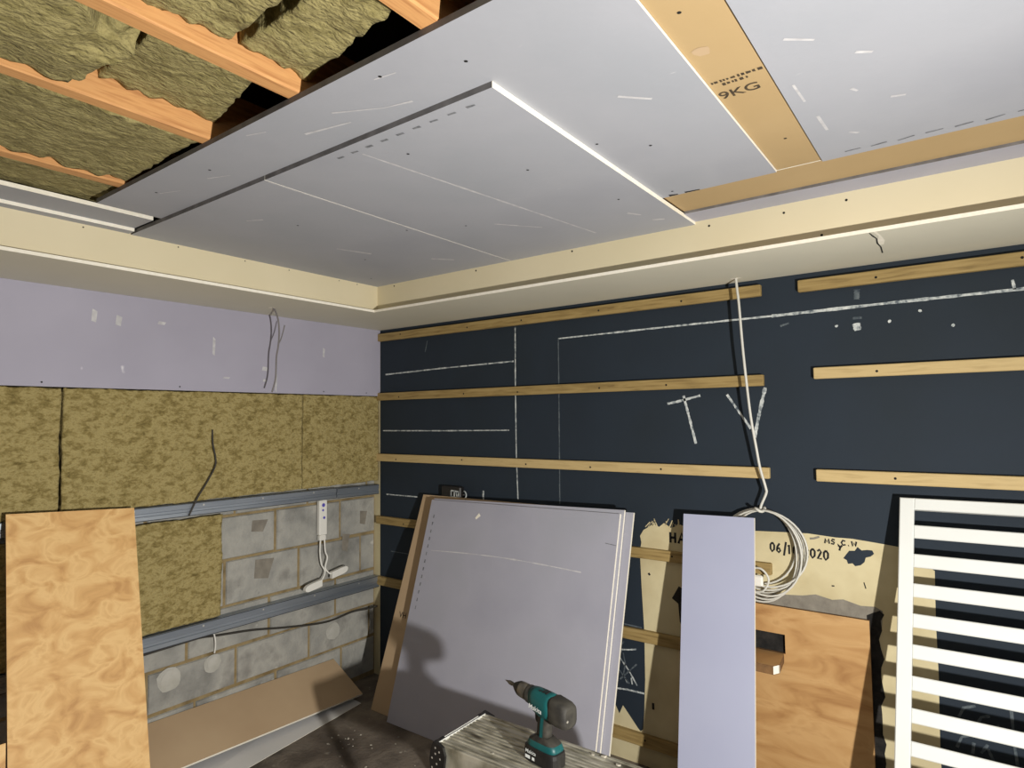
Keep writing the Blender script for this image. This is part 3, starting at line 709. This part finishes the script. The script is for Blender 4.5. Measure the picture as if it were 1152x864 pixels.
# ribbed deck: a profile across y swept along x
prof = []
nr = 15
w = (PY1 - PY0) / nr
for k in range(nr):
    y = PY0 + k * w
    hh = .004 if k not in (2, 12) else .0
    prof += [(y + .1 * w, PZ - .004), (y + .25 * w, PZ - .004 + hh), (y + .75 * w, PZ - .004 + hh), (y + .9 * w, PZ - .004)]
prof += [(PY1, PZ - .004), (PY1, PZ - .018), (PY0, PZ - .018)]
mb.loft([[(x, y, z) for y, z in prof] for x in (PX0 + .012, PX1 - .012)], 'alu', smooth=False); mb.build('deck', t)
for x0 in (PX0, PX1 - .014):
    mb = MB(); mb.bbox(x0, x0 + .006, PY0 + .006, PY1 - .006, PZ - .05, PZ + .004, 'alu_bright', .002); mb.bbox(x0 + .008, x0 + .014, PY0 + .006, PY1 - .006, PZ - .02, PZ + .003, 'alu_bright', .002); mb.build('end_trim', t)
for y0 in (PY0, PY1 - .003):
    mb = MB(); mb.box(PX0 + .012, PX1 - .012, y0, y0 + .003, PZ - .075, PZ - .018, 'alu'); mb.build('side_rail', t)
mb = MB()
lx, lz = PX0 + .20, PZ - .058
mb.face([(lx, PY0 - .0006, lz), (lx + .03, PY0 - .0006, lz), (lx + .03, PY0 - .0006, lz + .03), (lx, PY0 - .0006, lz + .03)], 'chalk')
mb.stroke([(lx + .006, lz + .008), (lx + .022, lz + .02)], .004, 'ink', PY0 - .0012)
mb.face([(lx + .036, PY0 - .0006, lz), (lx + .066, PY0 - .0006, lz), (lx + .066, PY0 - .0006, lz + .03), (lx + .036, PY0 - .0006, lz + .03)], 'black')
mb.face([(lx + .042, PY0 - .0010, lz + .004), (lx + .060, PY0 - .0010, lz + .004), (lx + .060, PY0 - .0010, lz + .022), (lx + .042, PY0 - .0010, lz + .022)], 'alu_bright')
mb.build('sticker', t)
for sx in (0, 1):
    for sy in (0, 1):
        x = PX0 - .002 if sx == 0 else PX1 + .002
        dx = 1 if sx == 0 else -1
        y = PY0 - .004 if sy == 0 else PY1 + .004
        dy = 1 if sy == 0 else -1
        # bracket: a rounded plate on the side plus a return round the end
        mb = MB()
        out = [(0, .006), (.045, -.004), (.056, -.03), (.050, -.075), (.036, -.10), (.018, -.108), (-.012, -.10), (-.018, -.06), (-.012, -.02)]
        a = [(x + dx * u, y - dy * .006, PZ + v_) for u, v_ in out]; b = [(x + dx * u, y + dy * .010, PZ + v_) for u, v_ in out]
        mb.loft([b, a], 'black', smooth=False); mb.box(min(x, x + dx * .01), max(x, x + dx * .01), min(y, y + dy * .045), max(y, y + dy * .045), PZ - .05, PZ + .005, 'black')
        br = mb.build('bracket', t)
        mb = MB()
        for (u, v_) in ((.012, -.012), (.03, -.022), (.012, -.032), (.034, -.045), (-.004, -.05), (.018, -.065), (.03, -.085), (-.004, -.082)):
            mb.disc((x + dx * u, y - dy * .0068, PZ + v_), .0038, (0, -dy, 0), 'rivet', 8)
        rv = mb.build('rivets', t); rv.parent = br
        # leg
        mb = MB(); xb = x - dx * .06
        p0, p1 = V((x + dx * .02, y + dy * .01, PZ - .09)), V((xb, y - dy * .012, .03))
        def sq(p, r): return [p + V(q) for q in ((-r, -r, 0), (r, -r, 0), (r, r, 0), (-r, r, 0))]
        mb.loft([sq(p1, .013), sq(p0, .013)], 'alu', smooth=False); lg = mb.build('leg', t)
        mb = MB(); mb.loft([sq(V((xb, p1.y, 0.001)), .018), sq(V((xb, p1.y, .04)), .016)], 'black', smooth=False); ft = mb.build('foot', t); ft.parent = lg
for x in (PX0 - .045, PX1 + .045):
    mb = MB(); mb.box(x - .008, x + .008, PY0 - .01, PY1 + .01, .13, .155, 'alu'); mb.build('step_bar', t)

# ------------------------------------------------------------------ cordless drill (local: chuck along +x)
DR = math.pi - math.radians(9)
t = empty('cordless_drill', (1.948, -1.030, PZ + .0005), 'teal and black cordless drill standing on its battery on the aluminium platform', 'drill', rotz=DR, local=True)
def ring(x, cz, ry, rz, n=20, e=1.0, cy=0.0, ax='x', tilt=0.0):
    out = []
    for k in range(n):
        q = 2 * math.pi * k / n
        c, s_ = math.cos(q), math.sin(q)
        c = math.copysign(abs(c) ** e, c); s_ = math.copysign(abs(s_) ** e, s_)
        if ax == 'x': out.append((x + tilt * s_ * rz, cy + c * ry, cz + s_ * rz))
        else: out.append((x + c * ry, cy + s_ * rz, cz))     # ring lying flat: x centre, cz height
    return out
AX = .196
def axz(x): return AX + .10 * x
# battery and foot
mb = MB(); mb.loft([ring(-.005, z, rx, ry, 28, .45, 0, 'z') for z, rx, ry in ((0, .066, .034), (.004, .070, .037), (.036, .071, .038), (.048, .069, .037), (.052, .064, .034))], 'black', smooth=False)
ba = mb.build('battery', t)
mb = MB(); mb.text('Makita', .017, (.048, .0388, .030), (-1, 0, 0), (0, 0, 1), 'white_ink', 1.05, .15)
mb.face([(.048, .0388, .012), (.026, .0388, .012), (.026, .0388, .023), (.048, .0388, .023)], 'white_ink'); mb.face([(.018, .0388, .012), (.006, .0388, .012), (.006, .0388, .022), (.018, .0388, .022)], 'white_ink')
lt = mb.build('lettering', t); lt.parent = ba
mb = MB(); mb.loft([ring(-.008, z, rx, ry, 28, .5, 0, 'z') for z, rx, ry in ((.050, .062, .034), (.056, .064, .035), (.072, .056, .031), (.080, .040, .026), (.088, .028, .021))], 'black_dusty', smooth=True,
          mlist=['teal', 'teal', 'black_dusty', 'black_dusty']); mb.build('foot', t)
# handle
mb = MB(); hs = [(-.004, .080, .028, .021), (-.005, .100, .026, .020), (-.008, .125, .027, .0205), (-.013, .150, .030, .022), (-.016, .172, .034, .024)]
mb.loft([ring(x, z, rx, ry, 20, .8, 0, 'z') for x, z, rx, ry in hs], 'black_dusty'); hd = mb.build('handle', t)
mb = MB()
for sgn in (1,):
    for k in range(len(hs) - 1):
        (xa, za, ra, ya), (xb, zb, rb, yb) = hs[k], hs[k + 1]
        mb.face([(xa - .010, sgn * (ya * .965 + .0014), za), (xa + .003, sgn * (ya + .0014), za), (xb + .003 , sgn * (yb + .0014), zb), (xb - .010, sgn * (yb * .965 + .0014), zb)], 'teal')
mb.build('grip_stripe', t).parent = hd
mb = MB(); mb.loft([ring(.024, z, rx, ry, 12, .8, 0, 'z') for z, rx, ry in ((.122, .004, .006), (.130, .009, .008), (.148, .010, .009), (.160, .008, .009))], 'black'); mb.build('trigger', t)
# motor body
mb = MB(); mb.loft([ring(x, axz(x) + dz, ry, rz, 24, .85) for x, ry, rz, dz in ((-.056, .036, .041, -.003), (-.034, .037, .043, -.005), (.0, .036, .044, -.007), (.025, .033, .039, -.004), (.044, .029, .031, 0))], 'teal')
bo = mb.build('body', t)
mb = MB(); mb.text('Makita', .022, (.031, .0385, AX - .018), (-.995, 0, -.1), (0, 0, 1), 'white_ink', 1.0, .15); mb.build('lettering', t).parent = bo
mb = MB()
for k in range(3): mb.box(-.030 + k * .014, -.022 + k * .014, -.010, .014, axz(-.03) + .033, axz(-.03) + .0395, 'black')
mb.build('vents', t).parent = bo
mb = MB(); mb.loft([ring(x, axz(x) + dz, ry, rz, 24, .62) for x, ry, rz, dz in ((-.122, .025, .028, -.004), (-.119, .032, .036, -.004), (-.104, .036, .041, -.004), (-.078, .0375, .043, -.005), (-.058, .0375, .043, -.004), (-.052, .036, .041, -.004))], 'black_dusty', smooth=True)
mb.build('rear_cap', t)
mb = MB(); mb.loft([ring(x, axz(x), r, r, 24) for x, r in ((.040, .0285), (.046, .030), (.060, .029), (.066, .026))], 'black_dusty', smooth=False); mb.build('torque_collar', t)
mb = MB(); mb.loft([ring(x, axz(x), r, r, 24) for x, r in ((.064, .023), (.070, .0265), (.098, .0255), (.108, .0235), (.124, .015), (.132, .010))], 'black', smooth=True, mlist=['steel', 'steel', 'black', 'black', 'black_dusty']); mb.build('chuck', t)
mb = MB(); mb.loft([ring(x, axz(x), r, r, 12) for x, r in ((.128, .0055), (.142, .0055), (.144, .007), (.158, .007), (.166, .004), (.180, .0008))], 'steel', smooth=False); mb.build('drill_bit', t)

# ------------------------------------------------------------------ plaster chips on floor and platform
def chip(p, s, label, group):
    mb = MB()
    n = random.randint(5, 7); ph = random.uniform(0, 6)
    r0 = [(p[0] + s * random.uniform(.6, 1.3) * math.cos(ph + 2 * math.pi * k / n), p[1] + s * random.uniform(.5, 1.1) * math.sin(ph + 2 * math.pi * k / n), p[2]) for k in range(n)]
    r1 = [(p[0] + (q[0] - p[0]) * .8, p[1] + (q[1] - p[1]) * .8, p[2] + s * random.uniform(.25, .5)) for q in r0]
    mb.loft([r0, r1], 'chip', smooth=False)
    tag(mb.build('plaster_chip'), label, 'debris', group)
for k in range(34):
    if k < 10: x, y = random.uniform(.35, .75), random.uniform(-.75, -.46)
    elif k < 26: x, y = random.uniform(1.68, 2.0), random.uniform(-.33, -.06)
    else: x, y = random.uniform(.4, 1.3), random.uniform(-1.0, -.55)
    chip((x, y, .0003), random.uniform(.002, .009), 'small pale plaster chip lying on the dusty concrete floor', 'plaster chips on the floor')
for (x, y, s) in ((1.83, -.07, .03), (1.90, -.10, .035), (1.78, -.16, .02)):
    chip((x, y, .0003), s, 'larger plaster lump on the floor at the foot of the lowest batten', 'plaster lumps by the wall')
for (x, y, s) in ((2.10, -.89, .012), (2.16, -.91, .009), (2.06, -.90, .006), (1.78, -1.09, .006)):
    chip((x, y, PZ + .0002), s, 'small white plaster chip lying on the aluminium platform', 'plaster chips on the platform')

# ------------------------------------------------------------------ light
def area(name, loc, target, size, power, col, shape='DISK', spread=180):
    l = bpy.data.lights.new(name, 'AREA'); l.shape = shape; l.size = size; l.energy = power; l.color = col
    l.spread = math.radians(spread)
    o = bpy.data.objects.new(name, l); COL.objects.link(o); o.location = loc
    o.rotation_euler = (V(target) - V(loc)).to_track_quat('-Z', 'Y').to_euler()
    return o
area('work_light', (3.95, -2.10, 1.07), (.3, -1.25, 1.25), .07, 103, (1.0, .97, .915))
area('fill_light', (3.4, -3.9, 2.3), (2.2, -1.0, 1.0), 1.6, 9, (.84, .91, 1.0))  # unseen soft fill, added behind the camera to lift the shadows
w = bpy.data.worlds.new('World'); SC.world = w; w.use_nodes = True
w.node_tree.nodes['Background'].inputs[0].default_value = (.8, .85, 1, 1); w.node_tree.nodes['Background'].inputs[1].default_value = .02

# ------------------------------------------------------------------ camera
cam = bpy.data.cameras.new('Camera'); co = bpy.data.objects.new('Camera', cam); COL.objects.link(co)
cam.sensor_width = 36; cam.lens = 706 / 1152 * 36; cam.clip_start = .05
r = V((.80551, .59247, -.01115)); u = V((.04153, -.03767, .99843)); f = V((-.59112, .80471, .05495))
m = Matrix((r, u, -f)).transposed().to_4x4(); m.translation = V((3.14916, -2.81998, 1.64)); co.matrix_world = m
SC.camera = co
for o in ROOTS:
    del o['base']
    if 'local' in o: del o['local']
SC.view_settings.view_transform = 'Standard'; SC.view_settings.look = 'None'
SC.view_settings.exposure = 0.0; SC.view_settings.gamma = 1.0; SC.view_settings.use_curve_mapping = False
